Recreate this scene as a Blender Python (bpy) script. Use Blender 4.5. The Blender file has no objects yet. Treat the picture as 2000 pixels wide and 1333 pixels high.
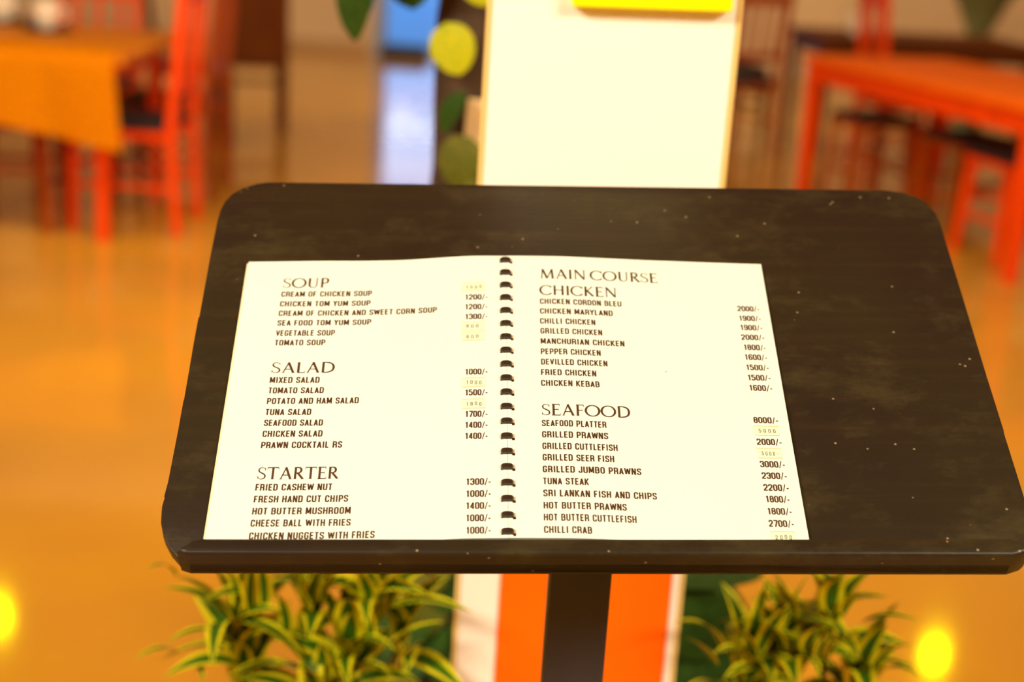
import bpy, bmesh, math, random
from math import sin, cos, pi, radians
from mathutils import Vector, Matrix
random.seed(7)
C = bpy.context.scene.collection
S = bpy.context.scene

# ------------------------------------------------------------------ camera
F_PX, TH, ROLL, CAM_H = 2905.77, 0.28504, -0.06259, 1.45
fwd = Vector((0, cos(TH), -sin(TH))); rgt = Vector((1, 0, 0)); dwn = Vector((0, -sin(TH), -cos(TH)))
cr, sr = cos(ROLL), sin(ROLL)
R_, D_ = cr*rgt + sr*dwn, -sr*rgt + cr*dwn
cam = bpy.data.cameras.new('camera'); camo = bpy.data.objects.new('camera', cam); C.objects.link(camo)
cam.sensor_width = 36; cam.sensor_fit = 'HORIZONTAL'; cam.lens = F_PX/2000*36
m = Matrix((R_, -D_, -fwd)).transposed().to_4x4(); m.translation = Vector((0, 0, CAM_H)); camo.matrix_world = m
cam.clip_start = 0.05; cam.clip_end = 200
cam.dof.use_dof = True; cam.dof.focus_distance = 1.10; cam.dof.aperture_fstop = 3.3; cam.dof.aperture_blades = 0
S.camera = camo

# ------------------------------------------------------------------ world, lights, exposure
w = bpy.data.worlds.new('sky'); S.world = w; w.use_nodes = True
bg = w.node_tree.nodes['Background']; bg.inputs[0].default_value = (0.20, 0.50, 1.0, 1); bg.inputs[1].default_value = 2.0
def area(name, loc, rot, size, power, col):
    l = bpy.data.lights.new(name, 'AREA'); l.shape = 'RECTANGLE'; l.size, l.size_y = size; l.energy = power; l.color = col
    o = bpy.data.objects.new(name, l); C.objects.link(o); o.location = loc; o.rotation_euler = rot
WARM = (1.0, 0.84, 0.64)
area('added_front_light_left', (-2.1, -0.5, 3.1), (radians(26), radians(-20), 0), (1.4, 1.2), 265, WARM)  # added light from the side, brightens menu, white panel and plants
area('added_front_light_right', (2.2, -0.7, 3.1), (radians(26), radians(20), 0), (1.4, 1.2), 220, WARM)  # added counterpart on the right, reaches the panel past the board
area('added_fill_light_middle', (-0.3, 4.2, 3.05), (radians(38), 0, 0), (6.0, 1.0), 250, WARM)  # added fill for the fronts of the far furniture, no real fixture
area('added_wall_fill_rear', (0.5, 10.6, 3.0), (radians(58), 0, 0), (9.0, 1.0), 190, WARM)  # added fill turned to the back wall to brighten it
S.view_settings.view_transform = 'Standard'; S.view_settings.look = 'None'
S.view_settings.exposure = 0.0; S.view_settings.gamma = 1.0; S.view_settings.use_curve_mapping = False

# ------------------------------------------------------------------ materials
def srgb(r, g, b):
    f = lambda c: (c/255/12.92) if c/255 <= 0.04045 else ((c/255+0.055)/1.055)**2.4
    return (f(r), f(g), f(b), 1)
def mat(name, col, rough=0.5, metal=0, spec=0.5, col2=None, scale=8, stretch=(1, 1, 1), bump=0, emit=None, es=0, coat=0, trans=0, lo=.35, hi=.65, sss=0):
    m = bpy.data.materials.new(name); m.use_nodes = True; nt = m.node_tree; b = nt.nodes['Principled BSDF']
    b.inputs['Base Color'].default_value = (*col[:3], 1); b.inputs['Roughness'].default_value = rough
    b.inputs['Metallic'].default_value = metal; b.inputs['Specular IOR Level'].default_value = spec
    b.inputs['Coat Weight'].default_value = coat; b.inputs['Coat Roughness'].default_value = 0.1
    b.inputs['Transmission Weight'].default_value = trans
    if emit: b.inputs['Emission Color'].default_value = (*emit[:3], 1); b.inputs['Emission Strength'].default_value = es
    if col2 or bump:
        tc = nt.nodes.new('ShaderNodeTexCoord'); mp = nt.nodes.new('ShaderNodeMapping'); mp.inputs['Scale'].default_value = stretch
        nz = nt.nodes.new('ShaderNodeTexNoise'); nz.inputs['Scale'].default_value = scale; nz.inputs['Detail'].default_value = 6
        nt.links.new(tc.outputs['Object'], mp.inputs[0]); nt.links.new(mp.outputs[0], nz.inputs['Vector'])
        if col2:
            cr_ = nt.nodes.new('ShaderNodeValToRGB'); cr_.color_ramp.elements[0].position = lo; cr_.color_ramp.elements[1].position = hi
            cr_.color_ramp.elements[0].color = (*col[:3], 1); cr_.color_ramp.elements[1].color = (*col2[:3], 1)
            nt.links.new(nz.outputs[0], cr_.inputs[0]); nt.links.new(cr_.outputs[0], b.inputs['Base Color'])
        if bump:
            bp = nt.nodes.new('ShaderNodeBump'); bp.inputs['Strength'].default_value = bump; bp.inputs['Distance'].default_value = 0.002
            nt.links.new(nz.outputs[0], bp.inputs['Height']); nt.links.new(bp.outputs[0], b.inputs['Normal'])
    return m
M = {}
M['floor'] = mat('polished_floor', (0.60, 0.285, 0.018), 0.085, spec=0.5, col2=(0.45, 0.215, 0.030), scale=0.7)
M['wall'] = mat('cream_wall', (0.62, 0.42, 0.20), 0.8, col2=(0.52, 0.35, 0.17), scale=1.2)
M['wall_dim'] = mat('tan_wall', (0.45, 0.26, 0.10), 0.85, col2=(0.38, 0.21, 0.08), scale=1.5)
M['ceiling'] = mat('ceiling_paint', (0.60, 0.42, 0.22), 0.85, bump=0.1)
M['frame'] = mat('door_frame_paint', (0.25, 0.30, 0.42), 0.5, bump=0.1)
M['glass'] = mat('clear_glass', (0.85, 0.93, 1.0), 0.02, trans=1.0)
M['wood'] = mat('orange_stained_wood', (0.85, 0.065, 0.001), 0.5, spec=.08, col2=(0.68, 0.05, 0.001), scale=5, stretch=(4, 4, .5))
M['wood_mid'] = mat('reddish_brown_wood', (0.36, 0.060, 0.001), 0.5, spec=.12, col2=(0.28, 0.042, 0.001), scale=5, stretch=(4, 4, .5))
M['wood_dark'] = mat('dark_brown_wood', (0.13, 0.030, 0.001), 0.55, spec=.1, col2=(0.09, 0.02, 0.001), scale=5, stretch=(4, 4, .5))
M['wood_top'] = mat('golden_tabletop_wood', (0.62, 0.21, 0.004), 0.5, spec=.1, col2=(0.42, 0.11, 0.008), scale=3, stretch=(.5, 4, 4))
M['wood_red'] = mat('orange_tabletop_wood', (0.88, 0.15, 0.001), 0.5, spec=.10, col2=(0.78, 0.12, 0.001), scale=3, stretch=(.5, 4, 4))
M['cushion'] = mat('black_cushion_fabric', (0.012, 0.007, 0.006), 0.8, bump=0.2, scale=60)
M['cloth'] = mat('orange_cloth', (0.90, 0.33, 0.001), 0.9, spec=.05, col2=(0.84, 0.29, 0.001), scale=40, bump=0.2)
M['white'] = mat('white_board_laminate', (0.93, 0.90, 0.80), 0.5, bump=0.02)
M['yellow_edge'] = mat('cream_edge_trim', (0.80, 0.60, 0.20), 0.5, bump=0.02)
M['yellow'] = mat('yellow_plastic', (0.95, 0.85, 0.001), 0.6, spec=.05, bump=0.02)
M['orange_print'] = mat('orange_print', (0.95, 0.12, 0.0015), 0.6, spec=.05, col2=(0.95, 0.17, 0.002), scale=3)
M['paper'] = mat('cream_paper', (0.66, 0.745, 0.62), 0.55, col2=(0.655, 0.74, 0.625), scale=12, spec=.3)
M['paper_edge'] = mat('paper_underside', (0.80, 0.70, 0.42), 0.7, bump=.02)
M['patch'] = mat('pale_yellow_correction_patch', (0.66, 0.735, 0.50), 0.6, bump=.02)
M['patch_line'] = mat('tan_pencil_line', (0.55, 0.38, 0.12), 0.7, bump=.02)
M['ink'] = mat('dark_brown_print_ink', (0.050, 0.018, 0.006), 0.6, bump=.02)
M['pen'] = mat('grey_pen_ink', (0.07, 0.055, 0.06), 0.6, bump=.02)
M['hole'] = mat('tan_hole_edge', (0.62, 0.42, 0.24), 0.7, bump=.02)
M['comb'] = mat('black_plastic', (0.020, 0.012, 0.007), 0.35, bump=.02)
M['pot'] = mat('dark_grey_glazed_pot', (0.03, 0.028, 0.026), 0.4, col2=(0.05, 0.045, 0.04), scale=9)
M['soil'] = mat('dark_potting_soil', (0.03, 0.015, 0.008), 0.95, bump=1, scale=60)
M['stem'] = mat('green_brown_stem', (0.12, 0.12, 0.02), 0.6, bump=.3, scale=30)
M['leaf_green'] = mat('leaf_dark_green_centre', (0.030, 0.10, 0.003), 0.5, spec=.15, col2=(0.05, 0.15, 0.004), scale=14)
M['leaf_yellow'] = mat('leaf_yellow_green_margin', (0.60, 0.56, 0.004), 0.5, spec=.15, col2=(0.72, 0.66, 0.010), scale=14)
M['leaf_dark'] = mat('leaf_deep_green', (0.020, 0.055, 0.006), 0.6, spec=.12, col2=(0.035, 0.09, 0.01), scale=10)
M['leaf_lime'] = mat('leaf_lime_yellow', (0.50, 0.48, 0.004), 0.5, spec=.2, col2=(0.22, 0.36, 0.01), scale=16, lo=.45, hi=.7)
M['leaf_olive'] = mat('leaf_olive_green', (0.07, 0.10, 0.006), 0.6, spec=.15, col2=(0.16, 0.15, 0.015), scale=12)
M['moss'] = mat('brown_coir_fibre', (0.045, 0.024, 0.010), 0.95, col2=(0.08, 0.045, 0.018), scale=25, bump=1)
M['tag'] = mat('cream_card', (0.85, 0.62, 0.28), 0.7, bump=.02)
M['china'] = mat('white_glazed_china', (0.85, 0.72, 0.50), 0.2, bump=.02)
M['blue'] = mat('blue_paper_napkin', (0.05, 0.09, 0.35), 0.7, bump=.02)
M['bulb'] = mat('glowing_globe_glass', (1, .8, .3), 0.5, emit=(1.0, 0.90, 0.0), es=60)
M['post'] = mat('black_painted_post', (0.036, 0.038, 0.050), 0.4, col2=(0.030, 0.032, 0.042), scale=6, stretch=(8, 8, .5))
M['metal'] = mat('dark_metal', (0.04, 0.03, 0.025), 0.4, metal=1, bump=.02)
M['mat'] = mat('dark_rubber_mat', (0.03, 0.03, 0.035), 0.8, bump=.5, scale=80)
M['terrace'] = mat('pale_blue_terrace', (0.26, 0.33, 0.42), 0.7, col2=(0.22, 0.29, 0.38), scale=1)
M['trunk'] = mat('olive_green_column', (0.16, 0.17, 0.05), 0.6, col2=(0.12, 0.13, 0.04), scale=5)

def lacquer():
    m = bpy.data.materials.new('black_brown_lacquered_wood'); m.use_nodes = True; nt = m.node_tree; N = nt.nodes; Lk = nt.links; b = N['Principled BSDF']
    tc = N.new('ShaderNodeTexCoord')
    def noise(scale, stretch=(1, 1, 1), det=5, lo=.4, hi=.7, rough=.55):
        mp = N.new('ShaderNodeMapping'); mp.inputs['Scale'].default_value = stretch; Lk.new(tc.outputs['Object'], mp.inputs[0])
        n = N.new('ShaderNodeTexNoise'); n.inputs['Scale'].default_value = scale; n.inputs['Detail'].default_value = det; n.inputs['Roughness'].default_value = rough
        Lk.new(mp.outputs[0], n.inputs['Vector']); r = N.new('ShaderNodeMapRange'); r.inputs[1].default_value = lo; r.inputs[2].default_value = hi
        Lk.new(n.outputs[0], r.inputs[0]); return r.outputs[0]
    def mix(f, a, c):
        x = N.new('ShaderNodeMixRGB'); Lk.new(f, x.inputs[0])
        if isinstance(a, tuple): x.inputs[1].default_value = a
        else: Lk.new(a, x.inputs[1])
        x.inputs[2].default_value = c; return x.outputs[0]
    base = mix(noise(4, lo=.35, hi=.65), (0.015, 0.0098, 0.0064, 1), (0.020, 0.0155, 0.0066, 1))
    base = mix(noise(3, (1, 30, 1), lo=.5, hi=1.4), base, (0.045, 0.028, 0.010, 1))         # long fine grain along the board
    base = mix(noise(8, (1, 1.8, 1), det=10, lo=.50, hi=.86, rough=.78), base, (0.060, 0.050, 0.018, 1))  # worn smudges
    v = N.new('ShaderNodeTexVoronoi'); v.inputs['Scale'].default_value = 58; Lk.new(tc.outputs['Object'], v.inputs['Vector'])
    r = N.new('ShaderNodeMapRange'); r.inputs[1].default_value = .075; r.inputs[2].default_value = .03; Lk.new(v.outputs['Distance'], r.inputs[0])
    base = mix(r.outputs[0], base, (0.22, 0.17, 0.10, 1))                                # pale paint specks
    Lk.new(base, b.inputs['Base Color']); b.inputs['Roughness'].default_value = .38; b.inputs['Specular IOR Level'].default_value = .2
    bp = N.new('ShaderNodeBump'); bp.inputs['Strength'].default_value = .08; bp.inputs['Distance'].default_value = .0005
    Lk.new(noise(30, (1, 12, 1)), bp.inputs['Height']); Lk.new(bp.outputs[0], b.inputs['Normal'])
    return m
M['lacquer'] = lacquer()

# ------------------------------------------------------------------ helpers
def tag(o, label=None, cat=None, group=None, kind=None):
    if label: o['label'] = label
    if cat: o['category'] = cat
    if group: o['group'] = group
    if kind: o['kind'] = kind
    return o
def thing(name, label, cat, loc=(0, 0, 0), rz=0, group=None):
    o = bpy.data.objects.new(name, None); C.objects.link(o); o.empty_display_size = .05
    o.location = loc; o.rotation_euler = (0, 0, rz); return tag(o, label, cat, group)
def obj(name, bm, m, parent=None, smooth=False, local=None, label=None, smax=1e9):
    me = bpy.data.meshes.new(name); bmesh.ops.recalc_face_normals(bm, faces=bm.faces[:]); bm.to_mesh(me); bm.free()
    for mm in (m if isinstance(m, (list, tuple)) else [m]): me.materials.append(mm)
    if smooth:
        for p in me.polygons: p.use_smooth = p.area < smax
        try: me.set_sharp_from_angle(angle=radians(40))
        except Exception: pass
    o = bpy.data.objects.new(name, me); C.objects.link(o)
    if parent: o.parent = parent
    if local is not None: o.matrix_local = local
    if label: o['label'] = label
    return o
def box(bm, c, s, bev=0, mx=None):
    r = bmesh.ops.create_cube(bm, size=1); vs = r['verts']
    for v in vs: v.co = Vector((v.co.x*s[0], v.co.y*s[1], v.co.z*s[2]))
    if bev:
        es = list({e for v in vs for e in v.link_edges})
        rr = bmesh.ops.bevel(bm, geom=es, offset=bev, segments=2, affect='EDGES', profile=.5)
        vs = list({v for f in rr['faces'] for v in f.verts} | {v for v in vs if v.is_valid})
    for v in vs:
        if mx is not None: v.co = mx @ v.co
        v.co += Vector(c)
def bar(bm, a, b, w0, w1=None, d0=None, bev=.004):
    """square-section bar from a to b, tapering from w0 to w1"""
    a, b = Vector(a), Vector(b); w1 = w1 or w0; d0 = d0 or w0; k = d0/w0
    z = (b-a).normalized(); x = Vector((1, 0, 0)); x = (x - z*x.dot(z))
    x = x.normalized() if x.length > .2 else Vector((0, 1, 0)).cross(z).normalized(); y = z.cross(x)
    ring = []
    for p, w in ((a, w0), (b, w1)):
        h, c_ = w/2, min(bev, w/4)
        pts = [(h-c_, h), (h, h-c_), (h, -h+c_), (h-c_, -h), (-h+c_, -h), (-h, -h+c_), (-h, h-c_), (-h+c_, h)]
        ring.append([bm.verts.new(p + x*u + y*v*k) for u, v in pts])
    for i in range(8): bm.faces.new((ring[0][i], ring[0][(i+1) % 8], ring[1][(i+1) % 8], ring[1][i]))
    bm.faces.new(ring[0]); bm.faces.new(ring[1][::-1])
def tube(bm, pts, rad, seg=10):
    rings = []
    for i, p in enumerate(pts):
        p = Vector(p); d = (Vector(pts[min(i+1, len(pts)-1)]) - Vector(pts[max(i-1, 0)])).normalized()
        x = Vector((0, 1, 0)).cross(d); x = x.normalized() if x.length > .1 else Vector((1, 0, 0)); y = d.cross(x)
        r = rad[i] if isinstance(rad, (list, tuple)) else rad
        rings.append([bm.verts.new(p + (x*cos(2*pi*k/seg) + y*sin(2*pi*k/seg))*r) for k in range(seg)])
    for a, b in zip(rings, rings[1:]):
        for k in range(seg): bm.faces.new((a[k], a[(k+1) % seg], b[(k+1) % seg], b[k]))
    bm.faces.new(rings[0][::-1]); bm.faces.new(rings[-1])
def lathe(bm, prof, seg=32, c=(0, 0, 0)):
    rings = []
    for r, z in prof:
        rings.append([bm.verts.new((c[0]+r*cos(2*pi*k/seg), c[1]+r*sin(2*pi*k/seg), c[2]+z)) for k in range(seg)] if r > 1e-6 else [bm.verts.new((c[0], c[1], c[2]+z))])
    for a, b in zip(rings, rings[1:]):
        for k in range(seg):
            q = [a[k % len(a)], a[(k+1) % len(a)], b[(k+1) % len(b)], b[k % len(b)]]
            q = list(dict.fromkeys(q))
            if len(q) > 2: bm.faces.new(q)
B_ = bmesh.new
def copy_tree(o, parent=None):
    c = o.copy(); C.objects.link(c); c.parent = parent
    for ch in list(o.children): copy_tree(ch, c)
    return c

# ------------------------------------------------------------------ the room
def struct(name, bm, m, parent=None):
    o = obj(name, bm, m, parent)
    if not parent: o['kind'] = 'structure'
    return o
def sbox(name, c, s, m, parent=None):
    b = B_(); box(b, c, s); return struct(name, b, m, parent)
XL, XR, YF, YB, ZC = -5.2, 6.2, -2.6, 14.5, 3.2
sbox('floor', ((XL+XR)/2, (YF+YB)/2, -.05), (XR-XL+.4, YB-YF+.4, .1), M['floor'])
sbox('ceiling', ((XL+XR)/2, (YF+YB)/2, ZC+.05), (XR-XL+.4, YB-YF+.4, .1), M['ceiling'])
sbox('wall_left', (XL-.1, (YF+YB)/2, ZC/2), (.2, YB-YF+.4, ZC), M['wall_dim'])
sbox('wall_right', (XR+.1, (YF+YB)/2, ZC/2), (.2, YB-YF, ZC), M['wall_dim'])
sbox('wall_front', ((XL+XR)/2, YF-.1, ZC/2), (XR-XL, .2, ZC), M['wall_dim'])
DX0, DX1, DZ = -1.50, .35, 2.3
b = B_()
box(b, ((XL+DX0)/2, YB+.1, ZC/2), (DX0-XL, .2, ZC)); box(b, ((XR+DX1)/2, YB+.1, ZC/2), (XR-DX1, .2, ZC)); box(b, ((DX0+DX1)/2, YB+.1, (ZC+DZ)/2), (DX1-DX0, .2, ZC-DZ))
struct('wall_back', b, M['wall'])
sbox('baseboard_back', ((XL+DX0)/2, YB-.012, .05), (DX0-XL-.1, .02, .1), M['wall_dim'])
b = B_(); box(b, (DX0+.03, YB+.1, DZ/2), (.06, .22, DZ)); box(b, (DX1-.03, YB+.1, DZ/2), (.06, .22, DZ)); box(b, ((DX0+DX1)/2, YB+.1, DZ-.03), (DX1-DX0, .22, .06))
door = struct('door_1', b, M['frame'])
for k in range(2):
    xa = DX0+.07+k*.86
    b = B_(); box(b, (xa+.42, YB+.1, 1.14), (.84, .012, 2.2)); obj('pane', b, M['glass'], door)
    b = B_()
    for xx in (xa+.02, xa+.82): box(b, (xx, YB+.1, 1.14), (.045, .05, 2.22))
    box(b, (xa+.42, YB+.1, 2.22), (.84, .05, .06)); box(b, (xa+.42, YB+.1, .05), (.84, .05, .07)); obj('door_frame', b, M['frame'], door)
sbox('ground', (0, YB+6.3, -.06), (16, 12, .1), M['terrace'])

# ------------------------------------------------------------------ the menu stand in front
EX = Vector((0.99813521, 0.03425669, 0.050523)); EY = Vector((-0.05540043, 0.85590716, 0.5141534)); EN = EX.cross(EY).normalized()
P0 = Vector((0.00384, 1.00315, 1.04118))
BM = Matrix((EX, EY, EN)).transposed().to_4x4(); BM.translation = P0
PX, PY = .068, 1.132
stand = thing('menu_stand', 'black-brown wooden lectern menu stand on a square post, holding the open menu', 'menu stand', (PX, PY, 0))
def stand_local(): return Matrix.Translation(Vector((-PX, -PY, 0))) @ BM
mm_ = .001
out = [(-222, -61), (-229, -57.5), (-236.5, -49), (-243, -38), (-246.5, -26), (-247.8, -12), (-247.3, -6), (-246.2, -4.2), (-246.4, 10), (-246.0, 60), (-245.0, 86), (-246.1, 89), (-246.4, 150), (-245.2, 173), (-246.0, 176), (-245.8, 250), (-245.2, 290), (-244.6, 301),
       (-242, 312), (-237, 322.5), (-228, 330.5), (-217, 336), (-208, 337.3), (-100, 336.5), (60, 335), (200, 333.5), (336, 331.8), (350, 329.5), (361.5, 323.8), (369, 314.5), (373.3, 303), (374.3, 290), (374.8, 200), (375.0, 120), (375.6, 60), (375.2, 57), (375.8, 0), (375.2, -20), (373.5, -36), (369.5, -48), (362, -57), (352, -61)]
out = [(x*mm_, y*mm_) for x, y in out]
b = B_()
top = [b.verts.new((x, y, 0)) for x, y in out]; bot = [b.verts.new((x, y, -.012)) for x, y in out]; n = len(out)
ft = b.faces.new(top); fb = b.faces.new(bot[::-1])
for i in range(n): b.faces.new((top[i], bot[i], bot[(i+1) % n], top[(i+1) % n]))
bmesh.ops.bevel(b, geom=list(ft.edges)+list(fb.edges), offset=.0011, segments=2, affect='EDGES', profile=.5)
board = obj('board', b, M['lacquer'], stand, smooth=True, local=stand_local(), smax=2e-4)
# ledge along the lower edge
foot = [(-212, -47.4), (-220, -49.8), (-226, -56), (-229, -58.5), (-222, -61), (352, -61), (362, -57.5), (366, -54), (360, -48.6), (353, -47.4)]
b = B_(); foot = [(x*mm_, y*mm_) for x, y in foot]; n = len(foot)
top = [b.verts.new((x, y, .0115)) for x, y in foot]; bot = [b.verts.new((x, y, -.0128)) for x, y in foot]
ft = b.faces.new(top); b.faces.new(bot[::-1])
for i in range(n): b.faces.new((top[i], bot[i], bot[(i+1) % n], top[(i+1) % n]))
bmesh.ops.bevel(b, geom=list(ft.edges), offset=.003, segments=4, affect='EDGES', profile=.5)
obj('ledge', b, M['lacquer'], stand, smooth=True, local=stand_local(), smax=2e-4)
# post, bracket and base
zt = P0.z + (PY-P0.y)*EY.z/EY.y - .028
b = B_(); box(b, (0, 0, zt/2+.005), (.0505, .05, zt-.012), .004); obj('post', b, M['post'], stand, smooth=True, smax=5e-4)
b = B_(); box(b, (.064, .140, -.0185), (.13, .13, .012), .002); obj('mounting_plate', b, M['metal'], stand, local=stand_local())
b = B_(); box(b, (0, .02, .011), (.34, .34, .022), .005); obj('base_plate', b, M['lacquer'], stand, smooth=True, smax=5e-4)

# ------------------------------------------------------------------ the menu booklet
LT = ([0, .02, .14, .265, .39, .58, .8, 1], [8, 8, 7.4, 5.2, 3, 1.2, .3, 0]); RT = ([0, .05, .21, .38, .55, .73, .9, 1], [8.2, 8.3, 8, 6, 3.9, 2.2, .7, 0])
def interp(a, T):
    xs, ys = T
    for i in range(len(xs)-1):
        if a <= xs[i+1]: t = (a-xs[i])/(xs[i+1]-xs[i]); return ys[i]+(ys[i+1]-ys[i])*t
    return ys[-1]
def hraw(x):
    return .003 + .001*interp(min(abs(x)/.2125, 1), LT if x < 0 else RT)
NG = 120; GRID = {}
for sgn in (-1, 1):
    raw = [hraw(sgn*(.0001+.2124*i/NG)) for i in range(NG+1)]
    for _ in range(6): raw = [raw[0]] + [(raw[i-1]+raw[i]+raw[i+1])/3 for i in range(1, NG)] + [raw[-1]]
    GRID[sgn] = raw
def h(x):
    g = GRID[-1 if x < 0 else 1]; t = max(0, min(NG-1e-6, (abs(x)-.0001)/.2124*NG)); i = int(t); return g[i]+(g[i+1]-g[i])*(t-i)
book = bpy.data.objects.new('menu_booklet', None); C.objects.link(book); book.matrix_world = BM; book.empty_display_size = .05
tag(book, 'open comb-bound paper menu lying on the black-brown stand, listing dishes and prices', 'menu')
YT, YBm = .2352, -.0470
pages = {}
for sgn, lab in ((-1, 'left page with soups, salads and starters'), (1, 'right page with main course chicken and seafood')):
    b = B_(); cols = []
    for i in range(NG+1):
        x = sgn*(.0001+.2124*i/NG); hh = GRID[sgn][i]
        if sgn < 0: hi_, top_y = hh, YT + (.0004*sin(i*.09))
        else: hi_, top_y = hh, YT
        cols.append([b.verts.new((x, YBm, .0006)), b.verts.new((x, YBm, hi_)), b.verts.new((x, top_y, hi_)), b.verts.new((x, top_y, .0006))])
    for p, q in zip(cols, cols[1:]):
        for k in range(4): b.faces.new((p[k], p[(k+1) % 4], q[(k+1) % 4], q[k]))
    b.faces.new(cols[0]); b.faces.new(cols[-1][::-1])
    pages[sgn] = obj('page', b, M['paper'], book, smooth=True, label=lab)
b = B_(); box(b, (-.2085, .0925, .0012), (.011, .2825, .0012)); obj('under_sheet', b, M['paper_edge'], book)

# ---- a condensed sans face (strokes) and a light roman face, drawn as flat print
def fillet(pts, closed):
    res = []; n = len(pts)
    for i, p in enumerate(pts):
        r = p[2] if len(p) > 2 else 0
        if r == 0 or (not closed and i in (0, n-1)): res.append((p[0], p[1])); continue
        a = Vector(pts[i-1][:2]); c = Vector(pts[(i+1) % n][:2]); q = Vector(p[:2])
        u, v = (a-q), (c-q); r = min(r, u.length/2.01, v.length/2.01); u.normalize(); v.normalize()
        A, Cc = q+u*r, q+v*r
        for k in range(5):
            t = k/4; res.append(tuple((1-t)**2*A + 2*t*(1-t)*q + t*t*Cc))
    return res
def ribbon(pts, hw, closed=False):
    if not closed:                                       # break at sharp turns so the stroke keeps its weight
        for i in range(1, len(pts)-1):
            a, p, c = Vector(pts[i-1]), Vector(pts[i]), Vector(pts[i+1])
            if (p-a).normalized().dot((c-p).normalized()) < -.25:
                h1, h2 = (hw[:i+1], hw[i:]) if isinstance(hw, list) else (hw, hw)
                return ribbon(pts[:i+1], h1)+ribbon(pts[i:], h2)
    return ribbon_(pts, hw, closed)
def ribbon_(pts, hw, closed=False):
    """quads of constant half width hw (or per-point list) around a polyline"""
    n = len(pts); L, Rr = [], []
    for i in range(n):
        p = Vector(pts[i]); a = Vector(pts[i-1]) if (i > 0 or closed) else None; c = Vector(pts[(i+1) % n]) if (i < n-1 or closed) else None
        d1 = (p-a).normalized() if a is not None else None; d2 = (c-p).normalized() if c is not None else None
        if d1 is None: d1 = d2
        if d2 is None: d2 = d1
        n1 = Vector((-d1.y, d1.x)); n2 = Vector((-d2.y, d2.x)); mt = n1+n2
        mt = mt.normalized() if mt.length > .3 else n1
        k = 1/max(.55, mt.dot(n1)); w_ = hw[i] if isinstance(hw, list) else hw
        L.append(p+mt*w_*k); Rr.append(p-mt*w_*k)
    q = []
    for i in range(n if closed else n-1):
        j = (i+1) % n; q.append((L[i], L[j], Rr[j], Rr[i]))
    return q
l, r, bt, tp, R1 = .075, .395, .07, .93, .17
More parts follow.
